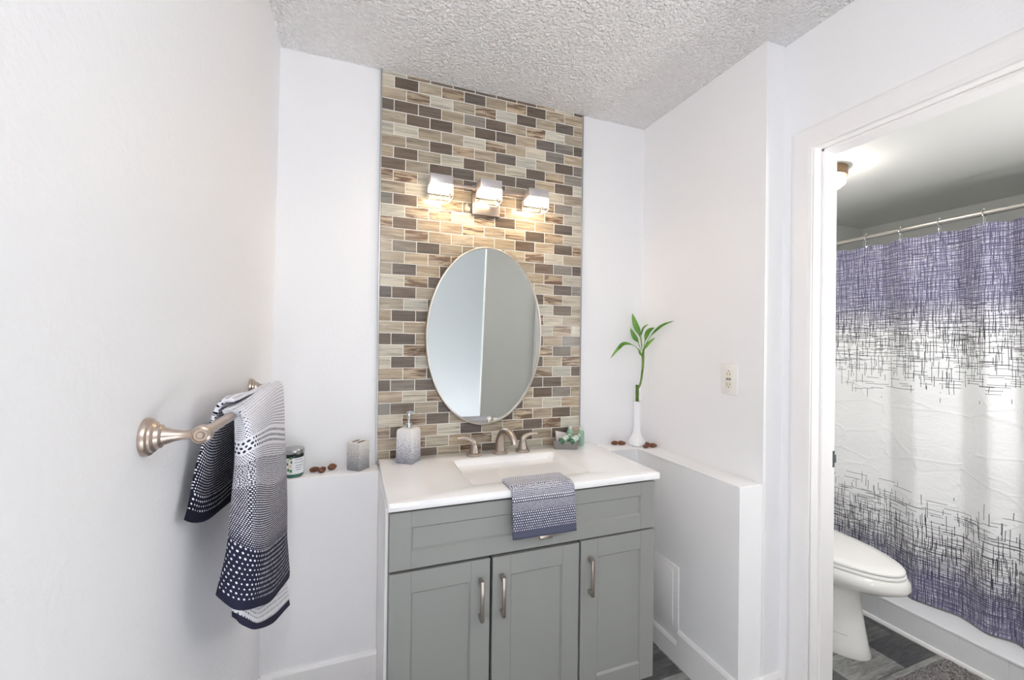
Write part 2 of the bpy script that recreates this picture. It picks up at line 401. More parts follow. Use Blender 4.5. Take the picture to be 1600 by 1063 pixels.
# baseboards: board with an eased top
def board(bm, p0, p1, out, h, th=.013):
    p0, p1, out = Vector((*p0, 0)), Vector((*p1, 0)), Vector((*out, 0))
    prof = [(0, 0), (th, 0), (th, h-.012), (th*.55, h-.002), (0, h)]
    loft(bm, [[p+out*a+Vector((0, 0, z)) for a, z in prof] for p in (p0, p1)])
bm = bm_new(); board(bm, (-.40, -.111), (.002, -.111), (0, -1), .15); struct('baseboard_left_ledge', bm, 'trim_paint')
bm = bm_new(); board(bm, (XH, -.424), (XH, YE-.013), (-1, 0), .147); board(bm, (XH, -.1266), (XH, -.424), (-1, 0), .09); struct('baseboard_right_ledge', bm, 'trim_paint')
bm = bm_new(); board(bm, (XH-.013, YE), (XD, YE), (0, -1), .135); struct('baseboard_ledge_end', bm, 'trim_paint')
bm = bm_new(); board(bm, (XL-.0235, -.125), (XL-.0235, -3.3), (1, 0), .15); struct('baseboard_left', bm, 'trim_paint')

# doorway: jamb lining, stop and casing
bm = bm_new()
box(bm, XD-.002, XB+.004, DY0, DY0+.0118, 0, DZ+.0118); box(bm, XD-.002, XB+.004, DY1-.0118, DY1, 0, DZ+.0118); box(bm, XD-.002, XB+.004, DY1, DY0, DZ, DZ+.0118)
sx0, sx1, sd_ = 1.487, XB+.004, .009
box(bm, sx0, sx1, DY0-sd_, DY0, 0, DZ, .0015, 1); box(bm, sx0, sx1, DY1, DY1+sd_, 0, DZ, .0015, 1); box(bm, sx0, sx1, DY1, DY0, DZ-sd_, DZ, .0015, 1)
struct('door_1_jamb', bm, 'trim_paint')
bm = bm_new()
prof = [(0, 0), (0, .010), (.012, .014), (.060, .014), (.070, .011), (.078, .005), (.078, 0)]   # (outward from opening, thickness)
path = [((DY0), 0, 1, 0), ((DY0), DZ, 1, 1), ((DY1), DZ, -1, 1), ((DY1), 0, -1, 0)]
loft(bm, [[Vector((XD-th, y+sy*w, z+sz*w)) for w, th in prof] for y, z, sy, sz in path])
struct('door_1_casing', bm, 'trim_paint')
bm = bm_new(); box(bm, 1.545, 1.556, -.8425, -.8418, .935, .995, 0); box(bm, 1.549, 1.566, -.8428, -.838, .95, .98, .002)
tag(recenter(obj('strike_plate', bm, 'strike_metal'), (1.553, -.84, .935)), 'small steel latch strike plate on the inner edge of the white door jamb', 'strike plate')

# ------------------------------------------------------------------ tile panel
ROWS = """LMDDDDDMLd
lDTMDTMDMT
TMLTMLDTDt
dDDTGDTMLT
TDDTDDTDGd
lLTTLMTLGT
TTDMTDLTDg
tDTLDTLDMG
DTDDTDDTDl
mMLMDDTTLT
TLTTTTTMGl
gDTMDMTTML
LMMLMDTTDl
mDTTMTMDML
TMTTTTDTDm
tGDTGDTMLT
TTMMTTTDGd
tDTDTDTTML
LMDTDTTTDg
dDTTDTLDML
TLDTLDTLDt
tDDTDTTMLT
TTMTDTTLMl
dDTTDTDDTG
LMTDTLTMDt
lDLTDTDDTM
TMDTDTTMLd
dGDTLDTDDT
TLMDTDTDGt
gDTDTTDTLT
LMDTTDMTDt
mDTLDTMDML
TMLTMLDTDt
tDDTMDLLTT
TDTLTMTDTt""".split()
SRGB = {'D': (106, 96, 88), 'G': (134, 129, 123), 'T': (182, 170, 151), 'L': (198, 194, 181), 'M': (184, 169, 148)}
rt = random.Random(3)
bm = bm_new()
lc = bm.loops.layers.float_color.new('tile'); ls = bm.loops.layers.float_vector.new('seed')
def tile(x0, x1, z0, z1, ch):
    g = .0017; x0 += g; x1 -= g; z0 += g; z1 -= g
    if x1-x0 < .004 or z1-z0 < .002: return
    e = .0012; y0, y1 = -.0055, -.0075
    o_ = [(x0, z0), (x1, z0), (x1, z1), (x0, z1)]; i_ = [(x0+e, z0+e), (x1-e, z0+e), (x1-e, z1-e), (x0+e, z1-e)]
    A = [bm.verts.new((x, -.004, z)) for x, z in o_]; B = [bm.verts.new((x, y0-.001, z)) for x, z in o_]; C_ = [bm.verts.new((x, y1, z)) for x, z in i_]
    fs = [bm.faces.new(C_)]
    for P, Q in ((A, B), (B, C_)):
        for k in range(4): fs.append(bm.faces.new((P[k], P[(k+1) % 4], Q[(k+1) % 4], Q[k])))
    c = SRGB[ch.upper()]; v = rt.uniform(.93, 1.06); w = rt.uniform(-2, 4)
    col = lin((min(255, c[0]*v+w), c[1]*v, max(0, c[2]*v-w)))
    sk = 1.0 if ch.upper() == 'M' else (.30 if ch.upper() == 'T' else (.10 if ch.upper() == 'L' else .05))
    sv = Vector((rt.random(), rt.random(), sk*rt.uniform(.8, 1)))
    for f in fs:
        for l_ in f.loops: l_[lc] = col; l_[ls] = sv
ZL0 = 2.511                                 # first full grout line below the ceiling
for r, row in enumerate(ROWS):
    z1 = ZL0-(r-1)*ROW; z0 = z1-ROW; z1 = min(z1, ZC)
    x = 0
    for k, ch in enumerate(row):
        w = TP/2 if ch.islower() else TP
        tile(x, x+w, z0, z1, ch); x += w
struct('wall_tile_panel', bm, 'wood_tile')
bm = bm_new(); box(bm, 0, TW, -.006, 0, .80, ZC); struct('wall_tile_grout', bm, 'grout')
for i, (a, c) in enumerate(((-.005, 0), (TW, TW+.005))):
    bm = bm_new(); box(bm, a, c, -.010, 0, ZS, ZC, .001, 1); struct('trim_%d' % (i+1), bm, 'steel_edge')

# ------------------------------------------------------------------ vanity cabinet
van = thing('vanity_cabinet', 'grey shaker bathroom vanity cabinet with three doors below the white sink top', 'cabinet', (.515, -.30, 0))
FY = -.515                                  # front plane of the doors
bm = bm_new()
box(bm, .012, 1.021, -.492, -.09, .06, .60); box(bm, .012, .030, -.492, -.09, .6, .85); box(bm, 1.003, 1.021, -.492, -.09, .6, .85)
box(bm, .03, 1.003, -.115, -.09, .6, .74); box(bm, .03, 1.003, -.4945, -.482, .6, .85); box(bm, .03, 1.003, -.45, -.12, 0, .06)
obj('carcass', bm, 'cabinet_paint', van, smooth=False)
bm = bm_new(); box(bm, .015, 1.018, -.4965, -.494, .065, .851); obj('face_gap', bm, 'gap_shadow', van, smooth=False)
def shaker(bm, x0, x1, z0, z1, l, r, bt_, tp):
    yb, yf, yp = -.4966, FY, FY+.0075
    def q(pts): bm.faces.new([bm.verts.new(p) for p in pts])
    a = [(x0, z0), (x1, z0), (x1, z1), (x0, z1)]; e = .0012
    ae = [(x0+e, z0+e), (x1-e, z0+e), (x1-e, z1-e), (x0+e, z1-e)]
    i = [(x0+l, z0+bt_), (x1-r, z0+bt_), (x1-r, z1-tp), (x0+l, z1-tp)]; s = .0065
    p = [(x0+l+s, z0+bt_+s), (x1-r-s, z0+bt_+s), (x1-r-s, z1-tp-s), (x0+l+s, z1-tp-s)]
    loops = [[Vector((x, y, z)) for x, z in lp] for lp, y in ((a, yb), (a, yf+e), (ae, yf), (i, yf), (p, yp))]
    loft(bm, loops)
    for xj in (x0+l, x1-r):                  # hairline joints between stiles and rails
        for za, zc_ in ((z0+e, z0+bt_-.001), (z1-tp+.001, z1-e)): box(bm, xj-.0006, xj+.0006, yf-.0002, yf+.001, za, zc_, 0, 1, 1)
bm = bm_new(); shaker(bm, .013, 1.020, .657, .839, .067, .064, .056, .050); dr = obj('false_drawer_front', bm, ['cabinet_paint', 'cabinet_joint'], van, smooth=False)
def bar_pull(parent, x, z0, z1):
    bm = bm_new()
    for z in (z0+.008, z1-.008): box(bm, x-.006, x+.006, FY-.028, FY-.0005, z-.008, z+.008, .0015, 1)
    box(bm, x-.006, x+.006, FY-.032, FY-.024, z0, z1, .002, 2)
    o = obj('handle', bm, 'brushed_nickel', parent); o['label'] = 'brushed nickel bar handle'; return o
for x0, x1, l, r, hx, zt in ((.014, .343, .067, .066, .309, .648), (.352, .684, .065, .067, .384, .647), (.692, 1.020, .071, .063, .727, .650)):
    bm = bm_new(); shaker(bm, x0, x1, .072, zt, l, r, .066, .067); d = obj('door', bm, ['cabinet_paint', 'cabinet_joint'], van, smooth=False)
    bar_pull(d, hx, .455, .59)
bm = bm_new()
for x in (.523, .553): box(bm, x-.005, x+.005, FY-.024, FY-.0005, .696, .71, .001, 1)
box(bm, .513, .563, FY-.029, FY-.021, .696, .710, .002)
o = obj('handle', bm, 'brushed_nickel', dr); o['label'] = 'nickel pull mostly hidden under the hand towel'

# counter top with moulded basin
bm = bm_new()
zb = .852
loops = [rrect(.008, 1.026, -.535, -.0095, .004, zb), rrect(.006, 1.028, -.537, -.009, .005, zb+.003), rrect(.006, 1.028, -.537, -.009, .005, ZT-.004),
         rrect(.0075, 1.0265, -.5355, -.0095, .005, ZT-.001), rrect(.010, 1.024, -.533, -.011, .005, ZT),
         rrect(.290, .775, -.450, -.122, .022, ZT), rrect(.296, .769, -.445, -.127, .020, ZT-.0015), rrect(.301, .764, -.441, -.131, .02, ZT-.006),
         rrect(.312, .735, -.432, -.140, .03, ZT-.05), rrect(.335, .69, -.415, -.155, .04, ZT-.095), rrect(.37, .64, -.385, -.185, .05, ZT-.108),
         rrect(.50, .556, -.31, -.254, .025, ZT-.112)]
loft(bm, loops, True, True)
top = obj('vanity_sink_top', bm, 'counter_white', ang=40)
tag(recenter(top, (.515, -.27, zb)), 'glossy white vanity top with a rectangular moulded sink basin', 'countertop')
bm = bm_new(); lathe(bm, [(.022, 0), (.023, .002), (.017, .003), (.013, .0015)], (.528, -.282, ZT-.112)); obj('drain', bm, 'chrome', top)['label'] = 'round chrome sink drain'

# ------------------------------------------------------------------ faucet
fa = thing('faucet', 'brushed nickel widespread faucet with an arched spout and two lever handles', 'faucet', (.52, -.08, ZT))
bm = bm_new(); lathe(bm, [(.033, 0), (.0335, .005), (.030, .010), (.025, .012), (.0245, .017)], (.526, -.075, ZT), n=36)
P = smooth_path([(.526, -.075, ZT+.012), (.526, -.074, ZT+.045), (.528, -.084, ZT+.078), (.532, -.112, ZT+.104), (.538, -.155, ZT+.108), (.543, -.190, ZT+.090), (.545, -.204, ZT+.064)], 6)
tube(bm, P, [.0245, .0225, .020, .0175, .016, .0148, .0142], 18)
obj('spout', bm, 'brushed_nickel', fa)
for hx, s in ((.404, -1), (.634, 1)):
    bm = bm_new(); lathe(bm, [(.032, 0), (.0325, .006), (.029, .011), (.0225, .013), (.0215, .018), (.018, .036), (.0155, .048)], (hx, -.078, ZT), n=32)
    P = smooth_path([(hx, -.078, ZT+.044), (hx+s*.004, -.078, ZT+.060), (hx+s*.020, -.077, ZT+.072), (hx+s*.045, -.076, ZT+.078), (hx+s*.074, -.075, ZT+.0775)], 5)
    tube(bm, P, [.0145, .0135, .010, .0075, .0065], 14, flat=(1, .8))
    obj('handle', bm, 'brushed_nickel', fa)

# ------------------------------------------------------------------ mirror
mir = thing('oval_mirror', 'tall oval wall mirror in a thin brushed metal frame on the tiles', 'mirror', (.4625, -.008, 1.0))
def ell(a, b_, y, n=96): return [Vector((.4625+a*math.cos(2*math.pi*k/n), y, 1.4020+b_*math.sin(2*math.pi*k/n))) for k in range(n)]
bm = bm_new()
loft(bm, [ell(.272, .402, -.0085), ell(.272, .402, -.030), ell(.270, .400, -.032), ell(.265, .395, -.032), ell(.264, .394, -.030), ell(.264, .394, -.020)], True, False)
obj('frame', bm, 'mirror_frame_metal', mir, ang=50)
bm = bm_new(); loft(bm, [ell(.2638, .3938, -.021), ell(.2638, .3938, -.024)]); obj('mirror_pane', bm, 'mirror_glass', mir)
mir.rotation_euler = (R_(3.0), 0, 0)         # hangs a little forward at the top

# ------------------------------------------------------------------ vanity light
vl = thing('vanity_light', 'three-lamp nickel bar light with clear glass cubes above the oval mirror', 'wall light', (.46, -.008, 1.95))
bm = bm_new(); box(bm, .395, .525, -.030, -.009, 1.955, 2.085, .003); obj('back_plate', bm, 'warm_nickel', vl)
bm = bm_new(); box(bm, .19, .735, -.062, -.046, 2.052, 2.068, .002); box(bm, .44, .48, -.05, -.028, 2.045, 2.067); obj('crossbar', bm, 'warm_nickel', vl)
for cx, y0 in ((.237, -.125), (.446, -.150), (.680, -.125)):
    hw = .050; y1 = y0+.080; z0, z1 = 1.985, 2.071; zm = z1-.033
    bm = bm_new(); th = .005
    # clear glass box, open at the top, its edge glow painted as white bars
    loft(bm, [rrect(cx-hw, cx+hw, y0, y1, .002, zm, 2), rrect(cx-hw, cx+hw, y0, y1, .002, z0, 2)], False, True)
    e = .0022
    for xa in (cx-hw, cx+hw-e):
        for ya_ in (y0, y1-e): box(bm, xa, xa+e, ya_, ya_+e, z0, zm, 0, 1, 1)
        box(bm, xa, xa+e, y0+e, y1-e, z0-.0005, z0+e, 0, 1, 1)
    for ya_ in (y0, y1-e): box(bm, cx-hw, cx+hw, ya_, ya_+e, z0-.0005, z0+e, 0, 1, 1)
    g_ = obj('glass_shade', bm, ['clear_glass', 'edge_glow_white'], vl, ang=30); g_['label'] = 'clear glass cube with edge glow painted white'
    bm = bm_new(); box(bm, cx-hw+.002, cx+hw-.002, y0-.001, y1+.002, zm-.001, z1+.004, .002); box(bm, cx-hw+.004, cx+hw-.004, y1-.012, y1-.006, zm-.024, zm)
    obj('metal_cap', bm, 'cap_nickel', g_)['label'] = 'brushed nickel cap'
    bm = bm_new(); box(bm, cx-hw+.006, cx+hw-.006, y0+.006, y1-.014, zm-.021, zm-.0015, .003); obj('diffuser', bm, 'lamp_warm', g_)['label'] = 'glowing frosted diffuser'

# ------------------------------------------------------------------ counter and ledge objects
sd = thing('soap_dispenser', 'square white-to-grey grainy soap dispenser with a chrome pump on the counter', 'soap dispenser', (.1205, -.083, ZT), R_(-36))
def sqloop(h, z, r=.006): return rrect(-h, h, -h, h, r, z, 4)
bm = bm_new(); loft(bm, [sqloop(.0365, 0), sqloop(.0385, .003), sqloop(.037, .128), sqloop(.0345, .137), sqloop(.028, .141)]); obj('bottle', bm, 'ombre_stone', sd, world=False)
bm = bm_new(); lathe(bm, [(.0135, .1412), (.0135, .160), (.012, .162), (.006, .163), (.0055, .172), (.007, .178), (.0095, .205), (.0085, .2095)], n=28)
obj('pump_collar', bm, 'chrome', sd, world=False)
bm = bm_new(); a = R_(36)
tube(bm, smooth_path([(0, 0, .203), (.016*math.cos(a), .016*math.sin(a), .2035), (.030*math.cos(a), .030*math.sin(a), .196)], 4), [.0055, .004, .003], 10); obj('nozzle', bm, 'chrome', sd, world=False)

th_ = thing('toothbrush_holder', 'square grainy grey toothbrush holder with two slots on the left ledge', 'toothbrush holder', (-.0745, -.0475, ZS), R_(-40))
bm = bm_new(); loft(bm, [sqloop(.030, 0, .003), sqloop(.031, .002, .003), sqloop(.031, .109, .003), sqloop(.0295, .111, .003)]); obj('body', bm, 'ombre_stone_short', th_, world=False)
bm = bm_new()
for x in (-.013, .013):
    bm = bm_new(); loft(bm, [rrect(x-.0055, x+.0055, -.022, .022, .005, z, 4) for z in (.1105, .1114)]); obj('slot', bm, 'dark_slot', th_, world=False)['label'] = 'dark brush slot'


cj = thing('candle_jar', 'green glass candle jar with silver lid and floral label on the left ledge', 'candle', (-.309, -.062, ZS))
bm = bm_new(); lathe(bm, [(.033, 0), (.036, .004), (.037, .012), (.037, .076)], (-.309, -.062, ZS), n=40, cap1=False); lathe(bm, [(.037, .076), (.037, .086), (.035, .092)], (-.309, -.062, ZS), n=40, cap0=False, mi=1); obj('jar', bm, ['candle_glass', 'candle_dark'], cj)
bm = bm_new(); lathe(bm, [(.0375, .0885), (.0385, .0905), (.0385, .102), (.036, .105), (.030, .1055)], (-.309, -.062, ZS), n=40); obj('lid', bm, 'lid_silver', cj)['label'] = 'silver metal lid'
def arc_patch(bm, c, r, a0, a1, z0, z1, n=10, mi=0):
    loops = []
    for r_ in (r, r+.0004):
        pass
    P0 = [Vector((c[0]+r*math.cos(R_(a0+(a1-a0)*k/n)), c[1]+r*math.sin(R_(a0+(a1-a0)*k/n)), 0)) for k in range(n+1)]
    P1 = [Vector((c[0]+(r-.0006)*math.cos(R_(a0+(a1-a0)*k/n)), c[1]+(r-.0006)*math.sin(R_(a0+(a1-a0)*k/n)), 0)) for k in range(n+1)]
    zz = lambda p, z: Vector((p.x, p.y, z))
    lp = [[zz(P0[k], z0), zz(P0[k], z1), zz(P1[k], z1), zz(P1[k], z0)] for k in range(n+1)]
    loft(bm, lp, True, True, True, mi)
bm = bm_new(); c = (-.309, -.062)
arc_patch(bm, c, .0375, 238, 350, ZS+.014, ZS+.074, 14, 0)
for a0, a1, z in ((284, 332, .067), (282, 336, .056), (288, 330, .045), (288, 322, .037), (292, 318, .029)): arc_patch(bm, c, .0378, a0, a1, ZS+z, ZS+z+.0022, 8, 1)
for a0, z, w, mi in ((243, .062, 14, 2), (256, .070, 12, 3), (240, .048, 10, 3), (252, .040, 16, 2), (244, .026, 12, 3), (258, .022, 12, 3), (262, .055, 9, 3)): arc_patch(bm, c, .0378, a0, a0+w, ZS+z, ZS+z+.010, 5, mi)
obj('label_sticker', bm, ['label_white', 'print_gray', 'print_pale', 'print_green'], cj)['label'] = 'white label printed with pale flowers'

def pod(name_label, loc, size, rz, tilt=0, grp=None, bend=0, seed=0):
    bm = bm_new(); bmesh.ops.create_icosphere(bm, subdivisions=3, radius=1)
    rr = random.Random(seed)
    ph = [rr.uniform(0, 6) for _ in range(3)]
    for v in bm.verts:
        p = v.co; k = 1+.06*math.sin(3*p.x+ph[0])+.05*math.sin(5*p.z+ph[1])
        taper = 1-.16*p.x
        v.co = Vector((p.x*size[0], p.y*size[1]*k*taper + bend*p.x*p.x, p.z*size[2]*k*taper))
    bmesh.ops.transform(bm, matrix=Matrix.Rotation(tilt, 4, 'Y'), verts=bm.verts)
    zmin = min(v.co.z for v in bm.verts)
    bmesh.ops.transform(bm, matrix=Matrix.Translation((0, 0, -zmin)), verts=bm.verts)
    o = obj('brown_pod', bm, 'pod_brown', ang=180); o.location = loc; o.rotation_euler = (0, 0, rz)
    MW[o.name] = Matrix.Translation(loc) @ Matrix.Rotation(rz, 4, 'Z')
    return tag(o, name_label, 'dried pod', grp)
G = 'brown dried pods on the ledges'
pod('long brown curved pod nearest the green candle jar on the left ledge', (-.236, -.036, ZS), (.021, .010, .0095), R_(16), 0, G, -.006, 1)
pod('brown pod touching the curved pod on the left ledge, in front of it', (-.208, -.055, ZS), (.020, .0125, .011), R_(60), 0, G, 0, 2)
pod('single small egg-shaped brown pod on the left ledge beside the toothbrush holder', (-.172, -.030, ZS), (.019, .012, .0115), R_(30), 0, G, 0, 3)
pod('leftmost brown pod on the ledge to the left of the white bud vase', (1.166, -.030, ZS), (.022, .0115, .010), R_(-10), 0, G, 0, 4)
pod('brown pod lying against the left foot of the white bud vase', (1.201, -.040, ZS), (.020, .012, .0105), R_(-35), 0, G, 0, 5)
pod('front brown pod right of the white bud vase, nearest the ledge edge', (1.279, -.133, ZS), (.019, .0105, .0095), R_(5), 0, G, 0, 6)
pod('rear brown pod right of the white bud vase, behind the other two', (1.305, -.098, ZS), (.023, .011, .010), R_(-15), 0, G, 0, 7)
pod('rightmost brown pod beside the white bud vase, by the right wall', (1.319, -.134, ZS), (.021, .012, .0105), R_(-25), 0, G, 0, 8)

vs_ = (1.272, -.066, ZS)
bm = bm_new()
def rib(a, z): return .035*math.cos(20*a)*max(0, 1-z/.075)
lathe(bm, [(.038, 0), (.045, .003), (.047, .010), (.044, .020), (.036, .034), (.027, .050), (.021, .068), (.0185, .09), (.0175, .13), (.018, .18), (.019, .210), (.0205, .226), (.0185, .226), (.016, .205), (.014, .12)], vs_, n=120, rib=rib)
tag(recenter(obj('bud_vase', bm, 'vase_ceramic', ang=60), vs_), 'slender white ceramic bud vase with a ribbed foot in the ledge corner', 'vase')
pl = thing('lucky_bamboo', 'lucky bamboo cutting with green leaves standing in the white bud vase', 'plant', (1.272, -.066, ZS+.13))
bm = bm_new(); tube(bm, [(1.273, -.066, ZS+.14), (1.272, -.066, 1.115), (1.272, -.066, 1.118), (1.272, -.066, 1.121), (1.272, -.066, 1.155), (1.272, -.066, 1.158), (1.272, -.066, 1.166)], [.0085, .0085, .0097, .0085, .0085, .0095, .009], 14)
obj('cane', bm, 'stalk_green', pl)['label'] = 'thick cut cane'
bm = bm_new(); tube(bm, smooth_path([(1.276, -.066, 1.146), (1.288, -.066, 1.165), (1.297, -.067, 1.203), (1.304, -.068, 1.27), (1.303, -.069, 1.319), (1.306, -.07, 1.352)], 5), [.0045, .005, .0055, .006, .007, .004], 12)
obj('shoot', bm, 'stem_green', pl)
def leaf(P, w, stalk=.0022):
    P = smooth_path(P, 6); N = len(P); bm = bm_new(); view = Vector((-.6, -.8, .1)); L = []
    for i, p in enumerate(P):
        u = i/(N-1); T = (P[min(i+1, N-1)]-P[max(i-1, 0)]).normalized(); s = T.cross(view).normalized(); nrm = s.cross(T)
        hw = max(.0008, .86*w*math.sin(math.pi*min(1, max(0, (u-.30)/.70))**.85)) if u > .32 else .0015
        if i == N-1: hw = .0004
        L.append([p-s*hw+nrm*hw*.25, p+nrm*-.0006, p+s*hw+nrm*hw*.25, p+nrm*.0006])
    loft(bm, L); obj('leaf', bm, 'leaf_green', pl, ang=60)
leaf([(1.295, -.07, 1.345), (1.282, -.07, 1.418), (1.254, -.07, 1.474), (1.233, -.07, 1.532)], .017)
leaf([(1.292, -.068, 1.340), (1.271, -.07, 1.385), (1.243, -.07, 1.418), (1.223, -.07, 1.457)], .014)
leaf([(1.296, -.07, 1.322), (1.251, -.07, 1.365), (1.189, -.07, 1.378), (1.151, -.07, 1.352), (1.106, -.07, 1.303)], .011)
leaf([(1.301, -.07, 1.336), (1.303, -.085, 1.396), (1.305, -.106, 1.441), (1.322, -.133, 1.460)], .014)
leaf([(1.304, -.07, 1.343), (1.312, -.10, 1.402), (1.318, -.15, 1.447), (1.322, -.20, 1.473), (1.329, -.262, 1.489)], .008)
leaf([(1.303, -.07, 1.316), (1.305, -.08, 1.353), (1.309, -.10, 1.379), (1.324, -.135, 1.409)], .010)
leaf([(1.296, -.07, 1.360), (1.290, -.07, 1.418), (1.294, -.08, 1.458), (1.322, -.085, 1.479)], .006)
leaf([(1.303, -.07, 1.30), (1.285, -.072, 1.325), (1.270, -.075, 1.353)], .007)

# tray of toiletries
tc, ta = Vector((.850, -.083, ZT)), R_(-22)
bm = bm_new()
def trl(hx, hy, z, r=.006): return rrect(-hx, hx, -hy, hy, r, z, 4)
loft(bm, [trl(.052, .030, 0), trl(.054, .032, .002), trl(.058, .036, .037), trl(.0575, .0355, .039), trl(.0545, .0325, .039), trl(.051, .029, .006), trl(.045, .024, .005)])
o = obj('tray', bm, 'gray_dish'); o.location = tc; o.rotation_euler = (0, 0, ta); tag(o, 'small grey rectangular dish holding toiletries on the counter', 'tray')
def bottle(name, label, loc, d, mats, h=.085, r=.0145, cap='clear_cap', grp='mini toiletry bottles'):
    t_ = thing(name, label, 'bottle', loc, 0, grp); A = Vector(d).normalized()
    bm = bm_new(); lathe(bm, [(r*.8, 0), (r, .003), (r, h*.70), (r*.85, h*.77), (r*.55, h*.80), (r*.55, h*.83)], loc, d, 24); obj('body', bm, mats[0], t_)
    bm = bm_new(); lathe(bm, [(r+.0005, h*.16), (r+.0005, h*.66)], loc, d, 24); obj('sleeve', bm, mats[1], t_)['label'] = 'pale wrap label'
    bm = bm_new(); lathe(bm, [(r*.62, h*.81), (r*.66, h*.83), (r*.60, h*.98), (r*.45, h)], loc, d, 20); obj('cap', bm, cap, t_)
    return t_
bottle('toiletry_bottle', 'green mini bottle lying in the grey dish, left one of the pair', (.814, -.108, ZT+.036), (.81, .50, .22), ('bottle_green', 'bottle_label'), .084, .0145)
bottle('toiletry_bottle', 'green mini bottle lying in the grey dish, right one of the pair', (.857, -.124, ZT+.036), (.81, .50, .22), ('bottle_green', 'bottle_label'), .084, .0145)
bottle('toiletry_bottle', 'pale green mini bottle standing alone right of the grey dish', (.948, -.060, ZT), (0, 0, 1), ('bottle_pale', 'bottle_pale'), .092, .0155)
bottle('toiletry_bottle', 'pale green mini bottle standing behind the grey dish, partly hidden by it', (.904, -.030, ZT), (0, 0, 1), ('bottle_pale', 'bottle_pale'), .092, .0155)
bm = bm_new()
loft(bm, [[Vector((x, y-q, z)) for x, y, z in ((.822, -.046, ZT+.012), (.905, -.020, ZT+.012), (.905, -.012, ZT+.052), (.822, -.030, ZT+.074))] for q in (0, .006)])
tag(obj('soap_card', bm, 'paper_white', smooth=False), 'pale pink-white paper packet leaning at the back of the grey dish', 'packet')

# ------------------------------------------------------------------ cloth helper: grid of columns with thickness
def cloth(name, cols, th, m, parent=None, sub=5, seed=1, wob=.0015, rnd=True):
    C_ = [smooth_path(c_, sub) for c_ in cols]
    rows = len(C_[0]); rowsP = []
    for r in range(rows): rowsP.append(smooth_path([c_[r] for c_ in C_], sub))
    nc = len(rowsP[0]); rr = random.Random(seed)
    bm = bm_new(); uvl = bm.loops.layers.uv.new('UVMap'); fl = bm.verts.layers.float.new('fall')
    Nn = []
    for r in range(rows):
        ln = []
        for c_ in range(nc):
            du = rowsP[r][min(c_+1, nc-1)]-rowsP[r][max(c_-1, 0)]; dv = rowsP[min(r+1, rows-1)][c_]-rowsP[max(r-1, 0)][c_]
            n_ = du.cross(dv); ln.append(n_.normalized() if n_.length > 1e-9 else Vector((0, 0, 1)))
        Nn.append(ln)
    dist = [0.0]
    mid = nc//2
    for r in range(1, rows): dist.append(dist[-1]+(rowsP[r][mid]-rowsP[r-1][mid]).length)
    ud = []
    for r in range(rows):
        q_ = [0.0]
        for c_ in range(1, nc): q_.append(q_[-1]+(rowsP[r][c_]-rowsP[r][c_-1]).length)
        ud.append([v_-q_[mid] for v_ in q_])
    info = {}
    def mk(side):
        g = []
        for r in range(rows):
            ln = []
            for c_ in range(nc):
                e = min(1, min(r, rows-1-r, c_, nc-1-c_)/2+.35)
                w_ = wob*math.sin(c_*.9+r*.5+seed)
                v = bm.verts.new(rowsP[r][c_]+Nn[r][c_]*(side*th/2*e+w_)); v[fl] = r/(rows-1); info[v] = (ud[r][c_], dist[r]); ln.append(v)
            g.append(ln)
        return g
    A, B = mk(1), mk(-1)
    for r in range(rows-1):
        for c_ in range(nc-1):
            bm.faces.new((A[r][c_], A[r][c_+1], A[r+1][c_+1], A[r+1][c_])); bm.faces.new((B[r][c_+1], B[r][c_], B[r+1][c_], B[r+1][c_+1]))
    for r in range(rows-1):
        bm.faces.new((A[r][0], A[r+1][0], B[r+1][0], B[r][0])); bm.faces.new((A[r+1][-1], A[r][-1], B[r][-1], B[r+1][-1]))
    for c_ in range(nc-1):
        bm.faces.new((A[0][c_+1], A[0][c_], B[0][c_], B[0][c_+1])); bm.faces.new((A[-1][c_], A[-1][c_+1], B[-1][c_+1], B[-1][c_]))
    for f in bm.faces:
        for l_ in f.loops: l_[uvl].uv = info[l_.vert]
    return obj(name, bm, m, parent, ang=75)

# ------------------------------------------------------------------ towel bar and bath towel
BZ, BX = 1.227, -.322
tb = thing('towel_bar', 'brushed nickel towel bar with round wall plates on the left wall', 'towel bar', (-.395, -.72, BZ))
bm = bm_new(); tube(bm, [(BX, -1.078, BZ), (BX, -.37, BZ)], .0085, 20); obj('bar', bm, 'warm_nickel', tb)
for y in (-1.074, -.372):
    bm = bm_new()
    lathe(bm, [(.029, 0), (.0295, .004), (.028, .008), (.024, .010), (.0235, .013), (.019, .016), (.018, .021), (.0135, .024), (.0125, .028), (.0095, .036), (.0072, .048), (.0072, .06), (.009, .066)], (-.3955, y, BZ), (1, 0, 0), 36)
    s = -1 if y < -.7 else 1
    lathe(bm, [(.010, -.0115), (.0135, -.0095), (.0145, -.004), (.0145, .004), (.0135, .0095), (.0105, .0115), (.0095, .0095), (.006, .0095), (.0045, .0115)], (BX, y, BZ), (0, s, 0), 28)
    obj('post', bm, 'warm_nickel', tb)
tw = thing('bath_towel', 'white-to-navy dotted bath towel draped over the nickel towel bar', 'towel', (-.31, -.72, .72))
def over(y, near):   # points over the top of the bar, from the wall side to the room side
    return [Vector((-.342, y, BZ+.002)), Vector((-.336, y, BZ+.016)), Vector((-.320, y, BZ+.021))]
